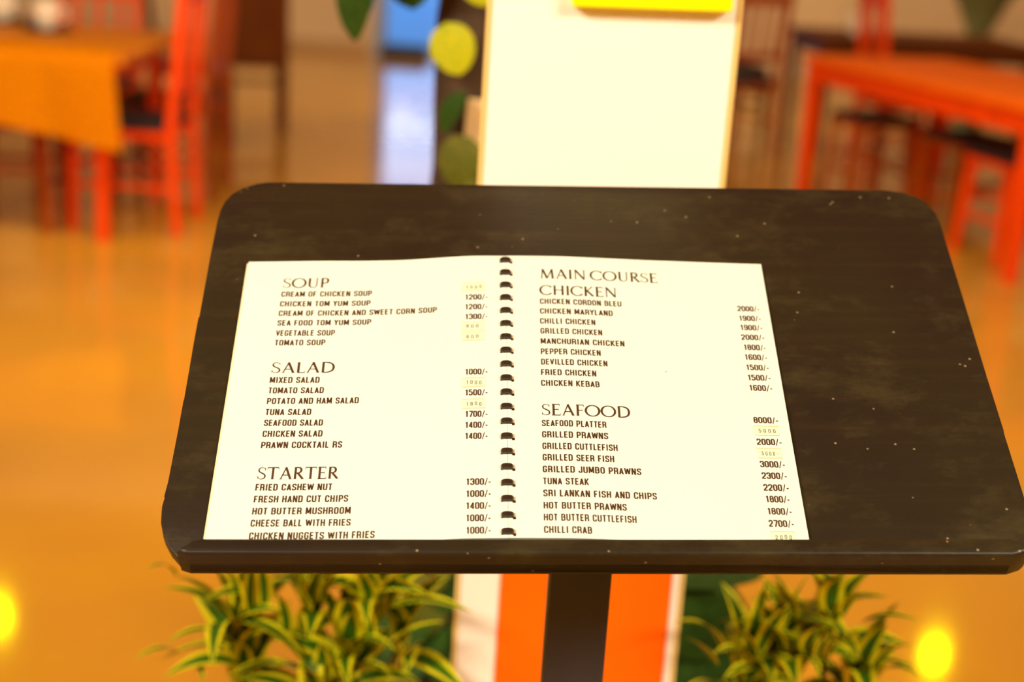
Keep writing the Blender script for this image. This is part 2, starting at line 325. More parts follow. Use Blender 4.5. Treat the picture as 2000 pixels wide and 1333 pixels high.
SANS = {
 'A': (.47, [[(.055, 0), (.235, .96), (.415, 0)], [(.12, .27), (.35, .27)]]),
 'B': (.48, [[(.2, .52), (r-.01, .52, .1), (r-.01, tp, .15), (l, tp), (l, bt), (r+.01, bt, .15), (r+.01, .52, .12), (.2, .52)]]),
 'C': (.47, [[(r, .66), (r, tp, R1), (l, tp, R1), (l, bt, R1), (r, bt, R1), (r, .34)]]),
 'D': (.48, [[(l, bt), (l, tp), (r+.01, tp, R1), (r+.01, bt, R1), (l, bt), (l, .2)]]),
 'E': (.42, [[(.38, tp), (l, tp), (l, bt), (.38, bt)], [(l, .51), (.35, .51)]]),
 'F': (.40, [[(.37, tp), (l, tp), (l, 0)], [(l, .49), (.34, .49)]]),
 'G': (.48, [[(r, .68), (r, tp, R1), (l, tp, R1), (l, bt, R1), (r, bt, R1), (r, .46), (.25, .46)]]),
 'H': (.48, [[(l, 0), (l, 1)], [(r+.01, 0), (r+.01, 1)], [(l, .52), (r, .52)]]),
 'I': (.23, [[(.115, 0), (.115, 1)]]),
 'J': (.40, [[(.33, 1), (.33, bt, .15), (.05, bt, .15), (.05, .3)]]),
 'K': (.48, [[(l, 0), (l, 1)], [(.42, 1), (.11, .42)], [(.17, .56), (.43, 0)]]),
 'L': (.39, [[(l, 1), (l, bt), (.36, bt)]]),
 'M': (.60, [[(l, 0), (l, .93), (.115, .93), (.30, .16), (.485, .93), (.525, .93), (.525, 0)]]),
 'N': (.49, [[(l, 0), (l, .93), (.11, .93), (.375, .07), (r+.015, .07), (r+.015, 1)]]),
 'O': (.48, [[(r+.01, tp, R1), (l, tp, R1), (l, bt, R1), (r+.01, bt, R1)], 'c']),
 'P': (.46, [[(l, 0), (l, tp), (r, tp, R1), (r, .43, R1), (l, .43)]]),
 'R': (.48, [[(l, 0), (l, tp), (r, tp, R1), (r, .47, R1), (l, .47)], [(.29, .47), (r+.01, .38, .08), (r+.015, 0)]]),
 'S': (.46, [[(r-.005, .70), (r-.005, tp, R1), (l, tp, R1), (l, .58, .12), (r, .42, .12), (r, bt, R1), (l, bt, R1), (l, .30)]]),
 'T': (.42, [[(.01, tp), (.41, tp)], [(.21, tp), (.21, 0)]]),
 'U': (.48, [[(l, 1), (l, bt, R1), (r+.01, bt, R1), (r+.01, 1)]]),
 'V': (.45, [[(.04, 1), (.225, .04), (.41, 1)]]),
 'W': (.68, [[(.04, 1), (.18, .06), (.34, .90), (.50, .06), (.64, 1)]]),
 'X': (.45, [[(.04, 0), (.41, 1)], [(.04, 1), (.41, 0)]]),
 'Y': (.45, [[(.03, 1), (.225, .45), (.42, 1)], [(.225, .5), (.225, 0)]]),
 '0': (.46, [[(r, tp, R1), (l, tp, R1), (l, bt, R1), (r, bt, R1)], 'c']),
 '1': (.38, [[(.22, 0), (.22, 1)], [(.22, .86), (.05, .80)]]),
 '2': (.46, [[(l, .68), (l, tp, R1), (r, tp, R1), (r, .56, .12), (l, .16), (l, bt), (.43, bt)]]),
 '3': (.46, [[(l, .70), (l, tp, R1), (r, tp, R1), (r, .52, .1), (.2, .52)], [(.24, .52), (r, .52, .1), (r, bt, R1), (l, bt, R1), (l, .30)]]),
 '4': (.47, [[(.33, 0), (.33, .97), (.05, .25), (.45, .25)]]),
 '5': (.46, [[(.40, tp), (l, tp), (l, .52), (.12, .60, .05), (r, .60, .14), (r, bt, R1), (l, bt, R1), (l, .28)]]),
 '6': (.46, [[(r, .74), (r, tp, R1), (l, tp, R1), (l, bt, R1), (r, bt, R1), (r, .56, .14), (l, .56)]]),
 '7': (.44, [[(.03, tp), (.39, tp), (.39, .8), (.18, 0)]]),
 '8': (.46, [[(.23, .52), (l+.01, .52, .1), (l+.01, tp, R1), (r-.01, tp, R1), (r-.01, .52, .1), (.23, .52)], [(.23, .52), (l, .52, .1), (l, bt, R1), (r, bt, R1), (r, .52, .1), (.23, .52)]]),
 '9': (.46, [[(l, .26), (l, bt, R1), (r, bt, R1), (r, tp, R1), (l, tp, R1), (l, .44, .14), (r, .44)]]),
 '/': (.34, [[(.04, -.08), (.30, 1.04)], 't']),
 '-': (.30, [[(.02, .40), (.26, .40)]]),
}
def sans_glyph(ch, hw):
    w_, st = SANS[ch]; q = []; closed = 'c' in st; thin = 't' in st
    for s_ in st:
        if isinstance(s_, str): continue
        q += ribbon(fillet(s_, closed), hw*.6 if thin else hw, closed)
    return w_, q
# light roman capitals: (width, strokes); stroke = (points, half-width or list)
TK, TN = .076, .040
def ell(cx, cy, rx, ry, a0, a1, n=28, tk=TK, tn=TN):
    pts, ws = [], []
    for i in range(n+1):
        a = a0+(a1-a0)*i/n; pts.append((cx+rx*cos(a), cy+ry*sin(a))); ws.append(tn+(tk-tn)*abs(cos(a))**1.5)
    return pts, ws
def sf(x, y, w_=.11): return ([(x-w_, y+(.014 if y < .5 else -.014)), (x+w_, y+(.014 if y < .5 else -.014))], .014)
def bez(ps, ws, n=14):
    pts, wl = [], []
    for k in range(0, len(ps)-3, 3):
        a, b_, c, d = [Vector(p) for p in ps[k:k+4]]
        for i in range(n+1):
            if k and i == 0: continue
            t = i/n; pts.append(tuple((1-t)**3*a+3*t*(1-t)**2*b_+3*t*t*(1-t)*c+t**3*d)); j = k//3; wl.append(ws[j]+(ws[j+1]-ws[j])*t)
    return pts, wl
ROM = {
 'O': (1.02, [ell(.5, .5, .44, .48, 0, 2*pi, 44)]),
 'C': (.90, [ell(.5, .5, .44, .48, .68, 2*pi-.68, 40), ([(.835, .98), (.835, .72)], .016)]),
 'S': (.60, [bez([(.50, .80), (.45, .95), (.37, .975), (.28, .975), (.13, .975), (.08, .85), (.08, .75), (.08, .52), (.52, .52), (.52, .25), (.52, .08), (.38, .025), (.28, .025), (.16, .025), (.08, .09), (.05, .24)], [.018, .028, .05, .052, .028, .018]), ([(.50, .98), (.50, .74)], .016), ([(.05, .02), (.05, .28)], .016)]),
 'U': (.86, [([(.18, 1), (.18, .36)], TK), bez([(.18, .36), (.18, .10), (.30, .025), (.43, .025), (.58, .025), (.68, .12), (.68, .36)], [TK, .03, TN]), ([(.68, .36), (.68, 1)], TN), sf(.18, 1), sf(.68, 1)]),
 'P': (.66, [([(.17, 0), (.17, 1)], TK), bez([(.17, .975), (.40, .975), (.56, .975), (.56, .73), (.56, .50), (.42, .46), (.17, .46)], [TN, TK, TN]), sf(.17, 0), ([(.06, .986), (.2, .986)], .014)]),
 'A': (.88, [([(.12, 0), (.44, .98)], TN), ([(.42, 1), (.77, 0)], TK), ([(.23, .34), (.65, .34)], TN), sf(.12, 0), sf(.77, 0)]),
 'L': (.62, [([(.17, 0), (.17, 1)], TK), ([(.17, .022), (.57, .022)], TN), ([(.575, 0), (.585, .20)], .016), sf(.17, 1)]),
 'D': (.90, [([(.17, 0), (.17, 1)], TK), bez([(.17, .978), (.40, .978), (.82, .98), (.82, .5), (.82, .02), (.40, .022), (.17, .022)], [TN, TK, TN], 18), ([(.06, .986), (.2, .986)], .014), ([(.06, .014), (.2, .014)], .014)]),
 'T': (.80, [([(.40, 0), (.40, .98)], TK), ([(.04, .975), (.76, .975)], TN), sf(.40, 0), ([(.04, .99), (.02, .80)], .016), ([(.76, .99), (.78, .80)], .016)]),
 'R': (.76, [([(.17, 0), (.17, 1)], TK), bez([(.17, .975), (.38, .975), (.54, .975), (.54, .75), (.54, .54), (.40, .50), (.17, .50)], [TN, TK, TN]), ([(.33, .50), (.68, .01)], TK), sf(.17, 0), ([(.06, .986), (.2, .986)], .014), ([(.60, .014), (.76, .014)], .014)]),
 'E': (.66, [([(.17, 0), (.17, 1)], TK), ([(.06, .978), (.56, .978)], TN), ([(.06, .022), (.60, .022)], TN), ([(.17, .52), (.48, .52)], TN), ([(.56, .99), (.57, .82)], .016), ([(.60, 0), (.62, .19)], .016), ([(.48, .43), (.48, .61)], .014)]),
 'F': (.62, [([(.17, 0), (.17, 1)], TK), ([(.06, .978), (.56, .978)], TN), ([(.17, .51), (.46, .51)], TN), ([(.56, .99), (.57, .82)], .016), ([(.46, .42), (.46, .60)], .014), sf(.17, 0)]),
 'M': (1.10, [([(.15, 0), (.22, 1)], TN), ([(.22, 1), (.54, .02)], TK), ([(.54, .02), (.87, 1)], TN), ([(.87, 1), (.94, 0)], TK), sf(.15, 0), sf(.94, 0), ([(.10, .986), (.24, .986)], .014), ([(.85, .986), (.99, .986)], .014)]),
 'I': (.36, [([(.18, 0), (.18, 1)], TK), sf(.18, 0), sf(.18, 1)]),
 'N': (.96, [([(.17, 0), (.17, .98)], TN), ([(.15, 1), (.78, .02)], TK), ([(.78, 0), (.78, 1)], TN), sf(.17, 0), sf(.78, 1), ([(.04, .986), (.18, .986)], .014)]),
 'H': (.90, [([(.17, 0), (.17, 1)], TK), ([(.73, 0), (.73, 1)], TK), ([(.17, .52), (.73, .52)], TN), sf(.17, 0), sf(.17, 1), sf(.73, 0), sf(.73, 1)]),
 'K': (.80, [([(.17, 0), (.17, 1)], TK), ([(.64, .98), (.2, .50)], TN), ([(.27, .56), (.70, .01)], TK), sf(.17, 0), sf(.17, 1), sf(.64, 1, .09), ([(.62, .014), (.79, .014)], .014)]),
}
def text_quads(txt, x0, v0, width, height, face, hw=.087, gap=.11, space=.33, jitter=0):
    """returns page-space quads (metres) for one line of print"""
    gl, cx = [], 0
    for ch in txt:
        if ch == ' ': cx += space; continue
        if face == 'sans': w_, q = sans_glyph(ch, hw); sp = gap
        else:
            w_, st = ROM[ch]; q = []; sp = .02
            for pts, ww in st: q += ribbon(pts, ww)
        dy = random.uniform(-jitter, jitter)
        gl.append((cx, dy, q)); cx += w_+sp
    cx -= gap if face == 'sans' else .02
    sx = width/cx; res = []
    for gx, dy, q in gl:
        for quad in q: res.append([(x0+(gx+p.x)*sx, v0+(p.y+dy)*height) for p in quad])
    return res
def print_bm(bm, quads, off=.00012, thick=True):
    for quad in quads:
        vs = [bm.verts.new((x*.001, y*.001, h(x*.001)+off)) for x, y in quad]
        try: bm.faces.new(vs)
        except ValueError: pass
LEFT_LINES = [
    ('SOUP', -182.0, 204.5, 38.0, 10.6) ,
    ('CREAM OF CHICKEN SOUP', -182.0, 194.3, 73.3, 6.2) ,
    ('CHICKEN TOM YUM SOUP', -182.0, 183.4, 72.7, 6.3) ,
    ('CREAM OF CHICKEN AND SWEET CORN SOUP', -182.0, 172.9, 126.4, 6.1) ,
    ('SEA FOOD TOM YUM SOUP', -182.0, 162.3, 74.4, 5.9) ,
    ('VEGETABLE SOUP', -182.0, 151.2, 46.3, 6.1) ,
    ('TOMATO SOUP', -182.0, 140.9, 39.5, 5.8) ,
    ('SALAD', -182.0, 112.2, 49.0, 10.6) ,
    ('MIXED SALAD', -182.0, 101.9, 38.1, 5.6) ,
    ('TOMATO SALAD', -182.0, 91.4, 42.1, 5.5) ,
    ('POTATO AND HAM SALAD', -182.0, 80.8, 69.5, 5.5) ,
    ('TUNA SALAD', -182.0, 69.9, 34.3, 5.5) ,
    ('SEAFOOD SALAD', -182.0, 59.4, 43.9, 5.5) ,
    ('CHICKEN SALAD', -182.0, 48.9, 44.4, 5.2) ,
    ('PRAWN COCKTAIL RS', -182.0, 38.2, 59.7, 5.4) ,
    ('STARTER', -182.0, 9.4, 59.2, 10.9) ,
    ('FRIED CASHEW NUT', -182.0, -0.8, 55.2, 5.7) ,
    ('FRESH HAND CUT CHIPS', -182.0, -11.4, 67.4, 5.6) ,
    ('HOT BUTTER MUSHROOM', -182.0, -22.0, 69.9, 5.8) ,
    ('CHEESE BALL WITH FRIES', -182.0, -32.4, 70.5, 5.5) ,
    ('CHICKEN NUGGETS WITH FRIES', -182.0, -43.4, 88.1, 5.7) ,
]
RIGHT_LINES = [
    ('MAIN COURSE', 27.3, 208.9, 97.3, 11.0) ,
    ('CHICKEN', 26.9, 190.2, 63.3, 11.3) ,
    ('CHICKEN CORDON BLEU', 27.0, 180.1, 65.6, 6.0) ,
    ('CHICKEN MARYLAND', 26.8, 169.3, 58.2, 6.0) ,
    ('CHILLI CHICKEN', 26.6, 158.4, 44.0, 6.0) ,
    ('GRILLED CHICKEN', 26.7, 147.6, 48.8, 5.8) ,
    ('MANCHURIAN CHICKEN', 26.6, 136.7, 65.9, 6.0) ,
    ('PEPPER CHICKEN', 26.5, 125.8, 46.7, 6.1) ,
    ('DEVILLED CHICKEN', 26.5, 115.0, 51.4, 6.0) ,
    ('FRIED CHICKEN', 26.2, 104.2, 42.5, 5.8) ,
    ('CHICKEN KEBAB', 26.0, 93.3, 44.7, 5.8) ,
    ('SEAFOOD', 25.7, 64.2, 66.9, 10.9) ,
    ('SEAFOOD PLATTER', 25.7, 53.6, 48.1, 5.9) ,
    ('GRILLED PRAWNS', 25.6, 42.8, 48.9, 5.9) ,
    ('GRILLED CUTTLEFISH', 25.6, 31.9, 55.4, 5.9) ,
    ('GRILLED SEER FISH', 25.5, 21.3, 52.4, 5.6) ,
    ('GRILLED JUMBO PRAWNS', 25.3, 10.5, 71.7, 5.4) ,
    ('TUNA STEAK', 25.3, -0.4, 33.0, 5.6) ,
    ('SRI LANKAN FISH AND CHIPS', 25.2, -11.1, 81.6, 5.5) ,
    ('HOT BUTTER PRAWNS', 25.2, -21.9, 59.2, 5.4) ,
    ('HOT BUTTER CUTTLEFISH', 25.1, -32.3, 65.7, 5.2) ,
    ('CHILLI CRAB', 25.0, -42.9, 33.7, 5.2) ,
]
PRICES = [
    ('1200/-', -33.0, 188.1, 18.2) ,
    ('1200/-', -32.9, 177.3, 18.0) ,
    ('1300/-', -32.7, 166.5, 17.9) ,
    ('1000/-', -32.0, 108.0, 17.3) ,
    ('1500/-', -31.8, 87.0, 17.1) ,
    ('1700/-', -31.5, 65.8, 16.9) ,
    ('1400/-', -31.4, 55.2, 16.8) ,
    ('1400/-', -31.3, 44.7, 16.7) ,
    ('1300/-', -30.1, 2.3, 17.9) ,
    ('1000/-', -30.0, -8.4, 17.8) ,
    ('1400/-', -29.9, -19.0, 17.7) ,
    ('1000/-', -29.8, -29.7, 17.5) ,
    ('1000/-', -29.6, -40.3, 17.4) ,
    ('2000/-', 186.8, 183.0, 18.0) ,
    ('1900/-', 187.0, 172.3, 17.7) ,
    ('1900/-', 186.9, 162.1, 17.8) ,
    ('2000/-', 186.4, 151.5, 18.6) ,
    ('1800/-', 187.2, 140.7, 17.6) ,
    ('1600/-', 186.8, 130.2, 17.7) ,
    ('1500/-', 186.6, 119.5, 17.9) ,
    ('1500/-', 186.6, 108.9, 17.9) ,
    ('1600/-', 186.6, 98.4, 17.9) ,
    ('8000/-', 186.0, 66.3, 18.8) ,
    ('2000/-', 185.9, 45.2, 18.8) ,
    ('3000/-', 185.7, 24.2, 18.6) ,
    ('2300/-', 185.8, 13.6, 18.5) ,
    ('2200/-', 185.7, 2.8, 18.6) ,
    ('1800/-', 186.0, -7.6, 17.4) ,
    ('1800/-', 185.9, -18.4, 17.6) ,
    ('2700/-', 185.5, -29.1, 18.1) ,
]
HAND_PRICES = [
    ('1000', -34.6, 199.8, 16.6) ,
    ('900', -34.1, 156.0, 16.2) ,
    ('900', -33.9, 145.2, 16.1) ,
    ('1000', -33.3, 97.1, 15.6) ,
    ('1800', -33.0, 75.8, 15.4) ,
    ('5000', 186.4, 55.8, 16.7) ,
    ('5000-', 186.1, 34.4, 16.1) ,
    ('2000', 186.4, -40.6, 15.8) ,
]
LEFT_LEAVES = [
    (-0.305, 1.56, 0.635, -0.359, 1.52, 0.706, 0.016) ,
    (-0.368, 1.56, 0.685, -0.393, 1.52, 0.712, 0.005) ,
    (-0.308, 1.56, 0.634, -0.21, 1.52, 0.602, 0.016) ,
    (-0.306, 1.56, 0.61, -0.371, 1.52, 0.621, 0.012) ,
    (-0.366, 1.56, 0.589, -0.408, 1.52, 0.596, 0.008) ,
    (-0.293, 1.56, 0.577, -0.374, 1.52, 0.577, 0.016) ,
    (-0.297, 1.56, 0.646, -0.309, 1.52, 0.726, 0.014) ,
    (-0.282, 1.56, 0.641, -0.274, 1.52, 0.731, 0.011) ,
    (-0.267, 1.56, 0.648, -0.267, 1.52, 0.731, 0.013) ,
    (-0.214, 1.56, 0.649, -0.229, 1.52, 0.706, 0.008) ,
    (-0.214, 1.56, 0.649, -0.19, 1.52, 0.734, 0.016) ,
    (-0.202, 1.56, 0.663, -0.181, 1.52, 0.722, 0.008) ,
    (-0.143, 1.56, 0.657, -0.155, 1.52, 0.724, 0.014) ,
    (-0.134, 1.56, 0.667, -0.098, 1.52, 0.726, 0.016) ,
    (-0.125, 1.56, 0.661, -0.024, 1.52, 0.682, 0.013) ,
    (-0.174, 1.56, 0.612, -0.166, 1.52, 0.691, 0.02) ,
    (-0.141, 1.56, 0.611, -0.148, 1.52, 0.692, 0.01) ,
    (-0.162, 1.56, 0.586, -0.223, 1.52, 0.662, 0.013) ,
    (-0.141, 1.56, 0.588, -0.055, 1.52, 0.67, 0.02) ,
    (-0.107, 1.56, 0.58, -0.077, 1.52, 0.646, 0.012) ,
    (-0.209, 1.56, 0.563, -0.303, 1.52, 0.582, 0.017) ,
    (-0.179, 1.56, 0.565, -0.11, 1.52, 0.594, 0.016) ,
    (-0.348, 1.56, 0.583, -0.327, 1.52, 0.575, 0.007) ,
    (-0.222, 1.56, 0.622, -0.212, 1.52, 0.682, 0.011) ,
    (-0.24, 1.56, 0.614, -0.246, 1.52, 0.692, 0.013) ,
]
RIGHT_LEAVES = [
    (0.268, 1.56, 0.633, 0.201, 1.52, 0.687, 0.013) ,
    (0.262, 1.56, 0.616, 0.214, 1.52, 0.67, 0.008) ,
    (0.346, 1.56, 0.687, 0.294, 1.52, 0.747, 0.012) ,
    (0.386, 1.56, 0.689, 0.383, 1.52, 0.753, 0.019) ,
    (0.4, 1.56, 0.688, 0.412, 1.52, 0.734, 0.013) ,
    (0.421, 1.56, 0.68, 0.475, 1.52, 0.708, 0.007) ,
    (0.308, 1.56, 0.629, 0.33, 1.52, 0.717, 0.014) ,
    (0.305, 1.56, 0.629, 0.26, 1.52, 0.69, 0.013) ,
    (0.326, 1.56, 0.653, 0.297, 1.52, 0.714, 0.016) ,
    (0.362, 1.56, 0.636, 0.375, 1.52, 0.696, 0.014) ,
    (0.377, 1.56, 0.627, 0.382, 1.52, 0.691, 0.01) ,
    (0.442, 1.56, 0.623, 0.472, 1.52, 0.68, 0.013) ,
    (0.299, 1.56, 0.62, 0.248, 1.52, 0.65, 0.012) ,
    (0.314, 1.56, 0.625, 0.349, 1.52, 0.631, 0.011) ,
    (0.389, 1.56, 0.635, 0.408, 1.52, 0.665, 0.011) ,
    (0.45, 1.56, 0.616, 0.488, 1.52, 0.637, 0.01) ,
    (0.353, 1.56, 0.629, 0.373, 1.52, 0.626, 0.011) ,
    (0.337, 1.56, 0.638, 0.295, 1.52, 0.698, 0.013) ,
    (0.31, 1.56, 0.609, 0.263, 1.52, 0.618, 0.011) ,
]
HEADS = {'SOUP', 'SALAD', 'STARTER', 'MAIN COURSE', 'SEAFOOD'}
for sgn, lines in ((-1, LEFT_LINES), (1, RIGHT_LINES)):
    for t, x0, v0, wd, ht in lines:
        b = B_()
        if t in HEADS or t == 'CHICKEN': print_bm(b, text_quads(t, x0, v0, wd, 10.9, 'roman', space=.22)); obj('heading_text', b, M['ink'], pages[sgn])
        else: print_bm(b, text_quads(t, x0, v0, wd, 5.9, 'sans')); obj('dish_name', b, M['ink'], pages[sgn])
    for t, x0, vc, wd in PRICES:
        if (x0 < 0) == (sgn < 0): b = B_(); print_bm(b, text_quads(t, x0, vc-2.9, wd, 5.8, 'sans', hw=.090, gap=.08)); obj('price', b, M['ink'], pages[sgn])
for t, x0, vc, wd in HAND_PRICES:
    sgn = -1 if x0 < 0 else 1; top_, bot_ = vc+4.6, vc-4.4
    b = B_(); n = 8; c_ = []
    for i in range(n+1):
        x = x0-1.5+(wd+3)*i/n; sl = .35*(i/n-.5); c_.append((b.verts.new((x*.001, (bot_+sl)*.001, h(x*.001)+.00008)), b.verts.new((x*.001, (top_+sl)*.001, h(x*.001)+.00008))))
    for p, q in zip(c_, c_[1:]): b.faces.new((p[0], q[0], q[1], p[1]))
    patch = obj('price_patch', b, M['patch'], pages[sgn], label='pale yellow correction patch')
    b = B_()
    for yy in (bot_, top_):
        print_bm(b, ribbon([(x0-1+(wd+2)*i/6, yy+.3*(i/6-.5)) for i in range(7)], .22), off=.0002)
    obj('ruled_line', b, M['patch_line'], pages[sgn])
    b = B_(); print_bm(b, text_quads(t, x0+2.2, vc-2.0, (wd-4)*(.8 if len(t) == 3 else 1), 3.6, 'sans', hw=.06, gap=.42, jitter=.12), off=.0002)
    obj('handwritten_price', b, M['pen'], pages[sgn])
b = B_(); print_bm(b, [[(122.2, 111.2), (123.6, 111.8), (124.2, 112.6), (122.9, 112.3)]]); obj('ink_spot', b, M['ink'], pages[1])

# comb binding: twenty plastic rings standing over the fold, a hole beside each
for k in range(20):
    yc = YT-.0064-.014288*k
    b = B_(); n = 12; prev = None
    for i in range(n+1):
        a = pi-pi*i/n; ca, sa = cos(a), sin(a)
        x = -.0005+.0040*math.copysign(abs(ca)**.75, ca); z = .0104+.0033*abs(sa)**.7
        lo_ = .0006; nx, nz = ca*.0006, sa*.0007
        ring = [b.verts.new((x+sg*nx, yc+yy, z+sg*nz)) for sg, yy in ((-1, -.0020), (1, -.0020), (1, .0020), (-1, .0020))]
        if i in (0, n):
            for v in ring: v.co.z -= .0016
        if prev:
            for q in range(4): b.faces.new((prev[q], prev[(q+1) % 4], ring[(q+1) % 4], ring[q]))
        else: b.faces.new(ring)
        prev = ring
    b.faces.new(prev[::-1])
    obj('binding_ring', b, M['comb'], book)
    b = B_(); print_bm(b, [[(3.5, yc*1000-.8), (5.5, yc*1000-.8), (5.5, yc*1000+2.6), (3.5, yc*1000+2.6)]], off=.0001)
    obj('binding_hole', b, M['hole'], pages[1])
    b = B_(); print_bm(b, [[(3.4, yc*1000-3.0), (5.4, yc*1000-3.0), (5.4, yc*1000-.8), (3.4, yc*1000-.8)]], off=.00015)
    obj('ring_tooth', b, M['comb'], pages[1])
b = B_(); box(b, (0, .0935, .0016), (.008, .281, .0014), .0004); obj('comb_spine', b, M['comb'], book)

# ------------------------------------------------------------------ white display panel behind the stand
panel = thing('display_panel', 'tall white display panel with an orange print, standing behind the menu stand', 'sign', (.085, 1.60, 0))
b = B_(); box(b, (0, 0, .86), (.256, .028, 1.64), .002); obj('panel_face', b, M['white'], panel)
for sx in (-1, 1):
    b = B_(); box(b, (sx*.1305, 0, .86), (.0045, .032, 1.64), .001); obj('edge_trim', b, M['yellow_edge'], panel)
b = B_(); box(b, (.0185, -.0155, .47), (.1995, .002, .80), .0008); obj('printed_sheet', b, M['orange_print'], panel, label='plain orange printed sheet')
b = B_(); box(b, (.036, -.024, 1.42), (.165, .018, .13), .002, Matrix.Rotation(radians(-1.5), 4, 'Y')); obj('header_plate', b, M['yellow'], panel, label='bright yellow header plate')
b = B_(); box(b, (0, 0, .02), (.34, .24, .04), .006); obj('foot', b, M['white'], panel)

# ------------------------------------------------------------------ plants
def leaf_bm(length, width, sag, fold=.25, n=9, heart=False):
    """leaf along +X with its tip at x=length, drooping in -Z; 4 strips: margin, centre, centre, margin"""
    bm = B_(); rows = []
    for i in range(n+1):
        t = i/n
        if heart: wv = width*.5*(sin(pi*t**.86)**.55 if 0 < t < 1 else 0)
        else: wv = width*.5*(sin(pi*(t**.72))**.8 if 0 < t < 1 else 0)+width*.08*(1-t)
        z = sag*4*t*(1-t)*.9; x = length*t
        row = []
        for u in (-1, -.52, 0, .52, 1):
            row.append(bm.verts.new((x, wv*u, z+abs(u)*wv*fold-.0)))
        rows.append(row)
    for a, c in zip(rows, rows[1:]):
        for k in range(4):
            f = bm.faces.new((a[k], c[k], c[k+1], a[k+1])); f.material_index = 1 if k in (0, 3) else 0
    bmesh.ops.remove_doubles(bm, verts=bm.verts[:], dist=1e-6)
    return bm
def leaf_mesh(name, *a, mats=('leaf_green', 'leaf_yellow'), **k):
    bm = leaf_bm(*a, **k); me = bpy.data.meshes.new(name); bmesh.ops.recalc_face_normals(bm, faces=bm.faces[:]); bm.to_mesh(me); bm.free()
    for m_ in mats: me.materials.append(M[m_])
    for p in me.polygons: p.use_smooth = True
    return me
def orient(base, tip, roll=0):
    x = (tip-base).normalized(); up = Vector((0, 0, 1)); y = up.cross(x)
    y = y.normalized() if y.length > .15 else Vector((0, -1, 0)).cross(x).normalized(); z = x.cross(y)
    return Matrix((x, y, z)).transposed().to_4x4() @ Matrix.Rotation(roll, 4, 'X')
def add_leaf(root, me, base, tip, sc, roll=0, name='leaf'):
    o = bpy.data.objects.new(name, me); C.objects.link(o); o.parent = root
    base = Vector(base)-root.location; tip = Vector(tip)-root.location
    m_ = orient(base, tip, roll); L_ = (tip-base).length
    o.matrix_local = Matrix.Translation(base) @ m_ @ Matrix.Diagonal((L_, sc, sc, 1))
    return o
def dracaena(label, cx, cy, leaves, centres, seed, xlim):
    random.seed(seed)
    root = thing('potted_dracaena', label, 'potted plant', (cx, cy, 0), group=None)
    b = B_(); lathe(b, [(0, 0), (.068, 0), (.072, .01), (.098, .40), (.104, .405), (.104, .43), (.094, .43), (.092, .40), (0, .40)], 36); obj('pot', b, M['pot'], root, smooth=True)
    b = B_(); lathe(b, [(0, .412), (.05, .416), (.091, .406), (.0915, .398), (0, .398)], 24); obj('soil', b, M['soil'], root, smooth=True)
    kinds = [leaf_mesh('variegated_leaf', 1, 1, s, f) for s, f in ((.9, .2), (1.4, .3), (.4, .25), (1.9, .35))]
    for (x0, y0, z0, x1, y1, z1, w_) in leaves:
        v = Vector((x1-x0, y1-y0, z1-z0)); steep = abs(v.z)/v.length
        add_leaf(root, kinds[2] if steep > .6 else kinds[0], (x0, y0, z0), (x1, y1, z1), max(w_*1.45, .012), random.uniform(-.3, .3))
    for (x, y, z) in centres:
        b = B_(); bx, by = cx+(x-cx)*.25, cy+(y-cy)*.3
        tube(b, [(bx-cx, by-cy, .40), ((x+bx)/2-cx+.01, (y+by)/2-cy, .40+(z-.40)*.55), (x-cx, y-cy, z)], [.006, .005, .004], 8); obj('stem', b, M['stem'], root, smooth=True)
        for k in range(11):
            a = k*2.4+random.uniform(-.2, .2); el = radians(8+66*(k/10)+random.uniform(-8, 8)); L_ = random.uniform(.085, .12)
            base = Vector((x, y, z-.035+.03*k/11)); tip = base+Vector((cos(a)*cos(el), sin(a)*cos(el), sin(el)))*L_
            if y > 1.5 and xlim[0] < tip.x < xlim[1] and tip.y > 1.53: tip.y = 1.53
            if xlim[0] < tip.x < xlim[1] and tip.z > .6: continue
            if tip.y < 1.36: tip.y = 1.36
            add_leaf(root, random.choice(kinds[:2] if el < 1 else kinds[2:3]), base, tip, random.uniform(.022, .032), random.uniform(-.4, .4))
    return root
dracaena('bushy potted plant with yellow-edged green leaves, left of the white panel', -.20, 1.66, LEFT_LEAVES,
         [(-.30, 1.58, .62), (-.215, 1.60, .64), (-.14, 1.58, .655), (-.17, 1.56, .59), (-.29, 1.57, .555), (-.225, 1.63, .69), (-.15, 1.65, .67), (-.11, 1.62, .60), (-.20, 1.54, .55)], 3, (-.055, .23))
dracaena('potted plant with yellow-edged green leaves, right of the white panel', .385, 1.66, RIGHT_LEAVES,
         [(.345, 1.58, .635), (.395, 1.60, .66), (.30, 1.58, .615), (.43, 1.58, .60), (.35, 1.60, .58), (.305, 1.60, .56)], 5, (-.06, .225))

